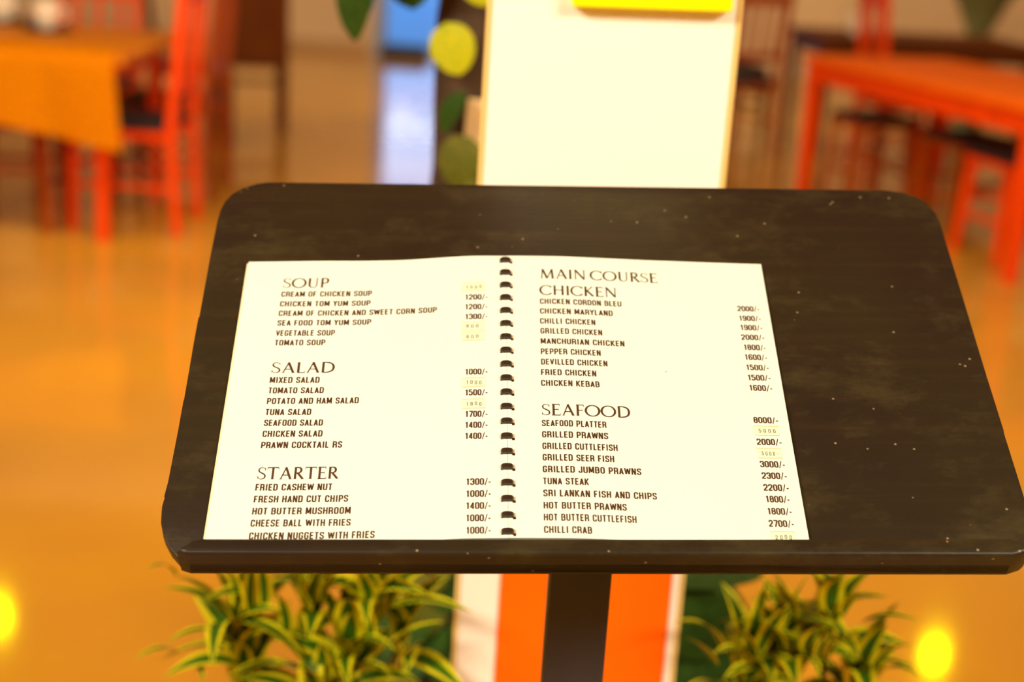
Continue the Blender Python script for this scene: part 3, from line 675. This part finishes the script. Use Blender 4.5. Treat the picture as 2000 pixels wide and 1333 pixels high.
def heart_mesh(mats, sag=.10): return leaf_mesh('heart_leaf', 1, .85, sag, .12, n=12, heart=True, mats=mats)
H_DK, H_OL, H_LM = heart_mesh(('leaf_dark', 'leaf_dark')), heart_mesh(('leaf_olive', 'leaf_olive')), heart_mesh(('leaf_lime', 'leaf_lime'), .05)
pole = thing('climbing_pothos', 'climbing plant with round leaves on a dark brown pole, left of the white panel', 'potted plant', (-.095, 2.27, 0))
b = B_(); lathe(b, [(0, 0), (.10, 0), (.105, .01), (.13, .22), (.135, .25), (.125, .25), (.12, .23), (0, .23)], 32); obj('pot', b, M['pot'], pole, smooth=True)
b = B_()
random.seed(4); prof = [(0, .2)]+[(.046+random.uniform(-.003, .003), .2+i*.045) for i in range(33)]+[(0, 1.66)]
lathe(b, prof, 24); obj('support_pole', b, M['moss'], pole, smooth=True)
def hleaf(me, c, d, size, roll=0, n=None):
    """heart leaf centred at c, tip pointing along d, blade facing the camera side"""
    c, d = Vector(c), Vector(d).normalized(); nrm = Vector(n or (0, -1, .35)).normalized(); y = nrm.cross(d).normalized(); z = d.cross(y)
    o = bpy.data.objects.new('leaf', me); C.objects.link(o); o.parent = pole_parent
    mx = Matrix((d, y, z)).transposed().to_4x4(); mx.translation = c-d*size*.5-pole_parent.location
    o.matrix_local = mx @ Matrix.Rotation(roll, 4, 'X') @ Matrix.Diagonal((size, size, size, 1))
pole_parent = pole
hleaf(H_LM, (-.112, 2.19, 1.244), (.35, -.1, -1), .078, n=(0, -1, .25))
hleaf(H_DK, (-.238, 2.19, 1.318), (-.25, 0, -1), .150, .9)
hleaf(H_DK, (-.178, 2.20, 1.345), (.1, 0, -1), .10, .4)
hleaf(H_LM, (-.078, 2.19, 1.345), (.3, 0, -1), .08, .3)
hleaf(H_OL, (-.095, 2.18, 1.080), (.2, 0, -1), .085, -.4)
hleaf(H_DK, (-.105, 2.19, 1.15), (-.5, 0, -1), .07, .9)
hleaf(H_OL, (-.070, 2.18, 1.02), (.6, 0, -1), .075, .3)
random.seed(11)
for k in range(34):
    z = .28+.024*k+random.uniform(-.02, .02); a = random.uniform(-2.9, -.3); rr = random.uniform(.055, .085)
    if z > .98: continue
    hleaf(random.choice((H_DK, H_DK, H_OL)), (-.095+rr*cos(a)*1.3, 2.25+rr*sin(a), z), (cos(a), sin(a)*.6, -1.2), random.uniform(.07, .11), random.uniform(-.6, .6))
for k in range(22):
    a = k*2*pi/22; z = .24+.05*random.random()
    hleaf(H_DK, (-.095+.12*cos(a), 2.27+.12*sin(a), z+.03), (cos(a), sin(a), -.5), .11, random.uniform(-.4, .4), n=(0, -.3, 1))
b = B_(); box(b, (0, 0, 0), (.036, .003, .080), .0008, Matrix.Rotation(radians(3), 4, 'Y')); t_ = obj('tag', b, M['tag']); t_.location = (-.072, 2.2155, 1.130)
tag(t_, 'small blank cream card clipped to the dark brown pole beside the white panel', 'card')

dk = thing('broadleaf_plant', 'low plant with broad dark green leaves, behind the right-hand potted plant', 'potted plant', (.30, 2.02, 0))
b = B_(); lathe(b, [(0, 0), (.09, 0), (.095, .01), (.12, .26), (.125, .29), (.115, .29), (.11, .27), (0, .27)], 32); obj('pot', b, M['pot'], dk, smooth=True)
pole_parent = dk
H_BIG = heart_mesh(('leaf_dark', 'leaf_dark'), .08)
for c, d, s_, rl, nn in (((.300, 1.92, .565), (1, 0, .10), .15, .1, (0, -.05, 1)), ((.285, 1.90, .50), (.5, 0, -1), .13, .3, None), ((.255, 1.93, .46), (-.3, 0, -1), .12, -.2, None), 
                     ((.33, 2.0, .47), (.9, .2, -.5), .13, .1, (0, -.3, 1)), ((.30, 1.92, .41), (.2, -.3, -1), .12, .2, None), ((.24, 1.95, .38), (-.6, -.2, -.8), .12, .2, None)):
    hleaf(H_BIG, c, d, s_, rl, nn)
    b = B_(); L0 = Vector((.30, 2.02, .27)); e = Vector(c)-Vector(d).normalized()*s_*.5; tube(b, [L0-dk.location, (L0+e)/2+Vector((0, .02, .05))-dk.location, e-dk.location], .003, 6); obj('leaf_stalk', b, M['stem'], dk, smooth=True)

# ------------------------------------------------------------------ dining furniture
def wooden_chair(label, loc, rz, wd='wood', cushion='cushion', back_h=1.02, cat='chair', group=None, solid=False):
    """chair faces local +Y, backrest at local y=-.21"""
    t = thing('dining_chair', label, cat, loc, rz, group); Wd = M[wd]
    for sx in (-1, 1):
        b = B_(); bar(b, (sx*.20, -.235, 0), (sx*.20, -.21, .46), .038, .042); bar(b, (sx*.20, -.21, .45), (sx*.195, -.27, back_h), .042, .034); obj('rear_leg_and_post', b, Wd, t)
        b = B_(); bar(b, (sx*.20, .21, 0), (sx*.20, .20, .435), .034, .042); obj('leg', b, Wd, t)
        b = B_(); bar(b, (sx*.20, .19, .20), (sx*.20, -.21, .20), .022); obj('stretcher', b, Wd, t)
    b = B_(); bar(b, (-.19, .20, .27), (.19, .20, .27), .022); obj('stretcher', b, Wd, t)
    b = B_(); box(b, (0, 0, .42), (.40, .40, .04), .004); obj('seat_frame', b, Wd, t)
    b = B_(); box(b, (0, .0, .457), (.42, .42, .035), .012); obj('seat', b, M[cushion], t, smooth=True, label='dark seat')
    for z, hh in ((.62, .05), (back_h-.10, .08)):
        b = B_(); yy = -.21-.06*(z-.45)/.57; box(b, (0, yy, z), (.36, .02, hh), .004); obj('back_rail', b, Wd, t)
    if solid:
        b = B_(); box(b, (0, -.245, .75), (.36, .016, .62), .003, Matrix.Rotation(.105, 4, 'X')); obj('back_panel', b, Wd, t)
    for sx in (() if solid else (-.11, 0, .11)):
        b = B_(); bar(b, (sx, -.23, .62), (sx, -.24-.04*(back_h-.6), back_h-.12), .03, d0=.012); obj('back_slat', b, Wd, t)
    return t
def table(label, corners_c, size, rz, h_, top_m, leg_m, leg_w=.06, apron=.09, inset=.04):
    t = thing('dining_table', label, 'table', corners_c, rz); sx, sy = size
    b = B_(); box(b, (0, 0, h_-.0175), (sx, sy, .035), .004); obj('tabletop', b, M[top_m], t)
    for ix in (-1, 1):
        for iy in (-1, 1):
            b = B_(); x, y = ix*(sx/2-inset-leg_w/2), iy*(sy/2-inset-leg_w/2); bar(b, (x, y, 0), (x, y, h_-.035), leg_w*.8, leg_w); obj('leg', b, M[leg_m], t)
    for ix in (-1, 1):
        b = B_(); box(b, (ix*(sx/2-inset-.02), 0, h_-.035-apron/2), (.022, sy-2*inset-2*leg_w, apron), .002); obj('apron', b, M[leg_m], t)
        b = B_(); box(b, (0, ix*(sy/2-inset-.02), h_-.035-apron/2), (sx-2*inset-2*leg_w, .022, apron), .002); obj('apron', b, M[leg_m], t)
    return t
# left table under an orange cloth
TLc = (-2.20, 6.50, 0)
table('wooden dining table under the orange cloth, at the far left', TLc, (1.20, 1.14), 0, .78, 'wood_top', 'wood', inset=.10)
def cloth():
    bm = B_(); nx, nz = 26, 12; x0, x1 = -2.86, -1.64; yf, zt_ = 5.92, .786; rows = []
    def bottom(x): t = (x-x0)/(x1-x0); return .66-.255*t**.9
    for j in range(nz+10):
        row = []
        for i in range(nx+1):
            t = i/nx; x = x0+(x1-x0)*t
            if j < 10:                                   # lying on the top, back to front
                k = j/9; back = 6.45-.25*t; y = back+(yf-back)*k; z = zt_+.0015*sin(9*x)
                if k == 1: z -= .003
                row.append(bm.verts.new((x, y, z)))
            else:                                        # hanging down in soft folds
                k = (j-9)/nz; z = zt_-(zt_-bottom(x))*k; fl = sin(13*x+.8)*.016*k+.012*k*sin(29*x)
                row.append(bm.verts.new((x+(.04*k*t**4), yf-.012-.02*k+fl, z)))
        rows.append(row)
    for a, c in zip(rows, rows[1:]):
        for i in range(nx): bm.faces.new((a[i], a[i+1], c[i+1], c[i]))
    bmesh.ops.solidify(bm, geom=bm.faces[:], thickness=-.002)
    return bm
tag(obj('tablecloth', cloth(), M['cloth'], smooth=True), 'orange cloth hanging over the near side of the far left table', 'tablecloth')
def cup(name, label, loc, s, m, cat):
    b = B_(); lathe(b, [(0, 0), (.022*s, 0), (.026*s, .004), (.040*s, .05*s), (.043*s, .078*s), (.040*s, .078*s), (.036*s, .05*s), (.018*s, .008), (0, .008)], 28)
    o = thing(name, label, cat, loc); obj('bowl', b, M[m], o, smooth=True)
    b = B_(); pts = [(.040*s, 0, .065*s), (.062*s, 0, .06*s), (.064*s, 0, .035*s), (.036*s, 0, .025*s)]; tube(b, pts, .0045, 8); obj('handle', b, M[m], o, smooth=True)
    return o
cup('teacup', 'white cup on the left table, right one of two, next to the blue napkin', (-2.17, 6.76, .789), 1.5, 'china', 'cup')
cup('teacup', 'cream cup on the left table, at the photo\'s left edge', (-2.46, 7.02, .789), 1.5, 'china', 'cup')
def plate(label, x, y, z=.7805):
    b = B_(); lathe(b, [(0, 0), (.055, 0), (.06, .004), (.11, .014), (.112, .017), (.10, .013), (.055, .007), (0, .007)], 32)
    tag(obj('plate', b, M['metal'], smooth=True), label, 'plate').location = (x, y, z)
plate('dark round plate under the white cup on the left table', -2.17, 6.76)
plate('dark round plate under the cream cup on the left table', -2.46, 7.02)
b = B_()
for q, (dx, dy) in enumerate(((0, 0), (.012, .008), (-.01, .01))): box(b, (dx, dy, .035), (.012, .10, .07), .003, Matrix.Rotation(.25*(q-1), 4, 'Z'))
nk = obj('napkin', b, M['blue']); nk.location = (-2.27, 6.98, .781); tag(nk, 'folded dark blue napkin standing between the two cups', 'napkin')
wooden_chair('tall orange wooden chair at the right end of the cloth-covered table', (-1.70, 6.44, 0), pi/2, 'wood', back_h=1.12)
wooden_chair('reddish brown wooden chair just behind the tall orange one at the cloth-covered table', (-1.72, 7.22, 0), pi/2, 'wood_mid', back_h=1.10)
wooden_chair('orange wooden chair behind the cloth-covered table', (-2.25, 7.62, 0), pi, 'wood', back_h=1.0)
wooden_chair('dark brown wooden chair farther back, right of the tall orange chair', (-1.74, 9.35, 0), .25, 'wood_dark', back_h=1.15, solid=True)
wooden_chair('dark brown wooden chair beside the one farther back on the left', (-1.95, 8.7, 0), -1.3, 'wood_dark', back_h=1.0)
wooden_chair('reddish wooden chair at the left end of the cloth-covered table', (-2.98, 6.5, 0), -pi/2, 'wood_mid', back_h=.98)
# right table
ang = math.atan2(-.60, 1.74)
e1 = Vector((-.326, .945, 0)).normalized(); e2 = Vector((.945, .326, 0)).normalized()
near = Vector((2.13, 6.32, 0)); ctr = near+e1*.95+e2*.42
table('orange wooden dining table at the right with a bare top', tuple(ctr), (.90, 1.98), math.atan2(e2.y, e2.x), .775, 'wood_red', 'wood', leg_w=.065, apron=.10, inset=.02)
def stool(label, loc, rz, wd='wood'):
    t = thing('wooden_stool', label, 'stool', loc, rz); Wd = M[wd]
    for sx in (-1, 1):
        for sy in (-1, 1):
            b = B_(); bar(b, (sx*.165, sy*.165, 0), (sx*.14, sy*.14, .43), .034, .040); obj('leg', b, Wd, t)
        b = B_(); bar(b, (sx*.155, -.14, .19), (sx*.155, .14, .19), .022); obj('stretcher', b, Wd, t)
        b = B_(); bar(b, (-.14, sx*.15, .26), (.14, sx*.15, .26), .022); obj('stretcher', b, Wd, t)
    b = B_(); box(b, (0, 0, .445), (.34, .34, .03), .004); obj('seat_frame', b, Wd, t)
    b = B_(); box(b, (0, 0, .478), (.33, .33, .035), .012); obj('seat', b, M['cushion'], t, smooth=True, label='dark seat')
rt = math.atan2(e2.y, e2.x)
stool('brown wooden stool under the cloth-covered table, its legs below the cloth', (-2.16, 6.28, 0), .1, 'wood_mid')
stool('orange wooden stool with dark seat, nearest of three under the right table', (2.28, 6.86, 0), rt)
stool('brown wooden stool, middle one of three under the right table', (2.20, 7.42, 0), rt+.1, 'wood_mid')
stool('reddish brown wooden stool, farthest of three under the right table', (1.86, 8.02, 0), rt, 'wood_mid')
wooden_chair('tall orange wooden chair behind the right table, seen from the side', (2.30, 9.20, 0), -pi/2+.15, 'wood', back_h=1.14)
wooden_chair('brown wooden chair right of the white panel, in front of the far table', (1.32, 9.75, 0), .5, 'wood_mid', back_h=1.08)
wooden_chair('dark brown wooden chair at the left end of the far table', (1.40, 10.7, 0), -1.2, 'wood_dark', back_h=1.08)
table('brown wooden table farther back, behind the right table', (2.55, 10.2, 0), (1.5, .9), .1, .76, 'wood_dark', 'wood_dark')
wooden_chair('brown wooden chair at the right end of the far table', (3.65, 9.9, 0), 1.3, 'wood_mid', back_h=.95)
cup('teacup', 'small white cup on the far table at the right', (2.15, 10.1, .761), 1.6, 'china', 'cup')
tr = thing('plant_stand', 'olive green column with a flared top behind the right table', 'plant stand', (3.28, 11.2, 0))
b = B_(); lathe(b, [(0, 0), (.16, 0), (.16, .03), (.09, .08), (.075, .5), (.085, .75), (.20, 1.0), (.30, 1.12), (.30, 1.16), (0, 1.16)], 28); obj('column', b, M['trunk'], tr, smooth=True)

b = B_(); box(b, (0, 0, .05), (.44, .30, .10), .015); box(b, (0, 0, .106), (.38, .24, .014), .004)
ds = obj('doorstep_block', b, M['mat']); ds.location = (-1.18, 14.25, 0); tag(ds, 'low dark block on the floor at the foot of the blue-lit doorway', 'doorstep')
# ------------------------------------------------------------------ pendant lamps mirrored in the floor
for lab, loc in (('glowing globe pendant lamp over the right table, mirrored in the floor', (2.575, 7.862, 2.6)), ('glowing globe pendant lamp over the left table, mirrored in the floor', (-2.82, 7.62, 2.6))):
    t = thing('pendant_lamp', lab, 'lamp', (loc[0], loc[1], 3.2))
    b = B_(); lathe(b, [(.07*sin(pi*i/12), -.6-.07*cos(pi*i/12)) for i in range(13)], 24); obj('globe', b, M['bulb'], t, smooth=True)
    b = B_(); tube(b, [(0, 0, -.02), (0, 0, -.50)], .004, 8); obj('cord', b, M['metal'], t)
    b = B_(); lathe(b, [(0, -.49), (.022, -.49), (.026, -.545), (0, -.545)], 16); obj('socket', b, M['metal'], t, smooth=True)
    b = B_(); lathe(b, [(0, 0), (.05, 0), (.045, -.025), (0, -.025)], 20); obj('ceiling_rose', b, M['metal'], t, smooth=True)
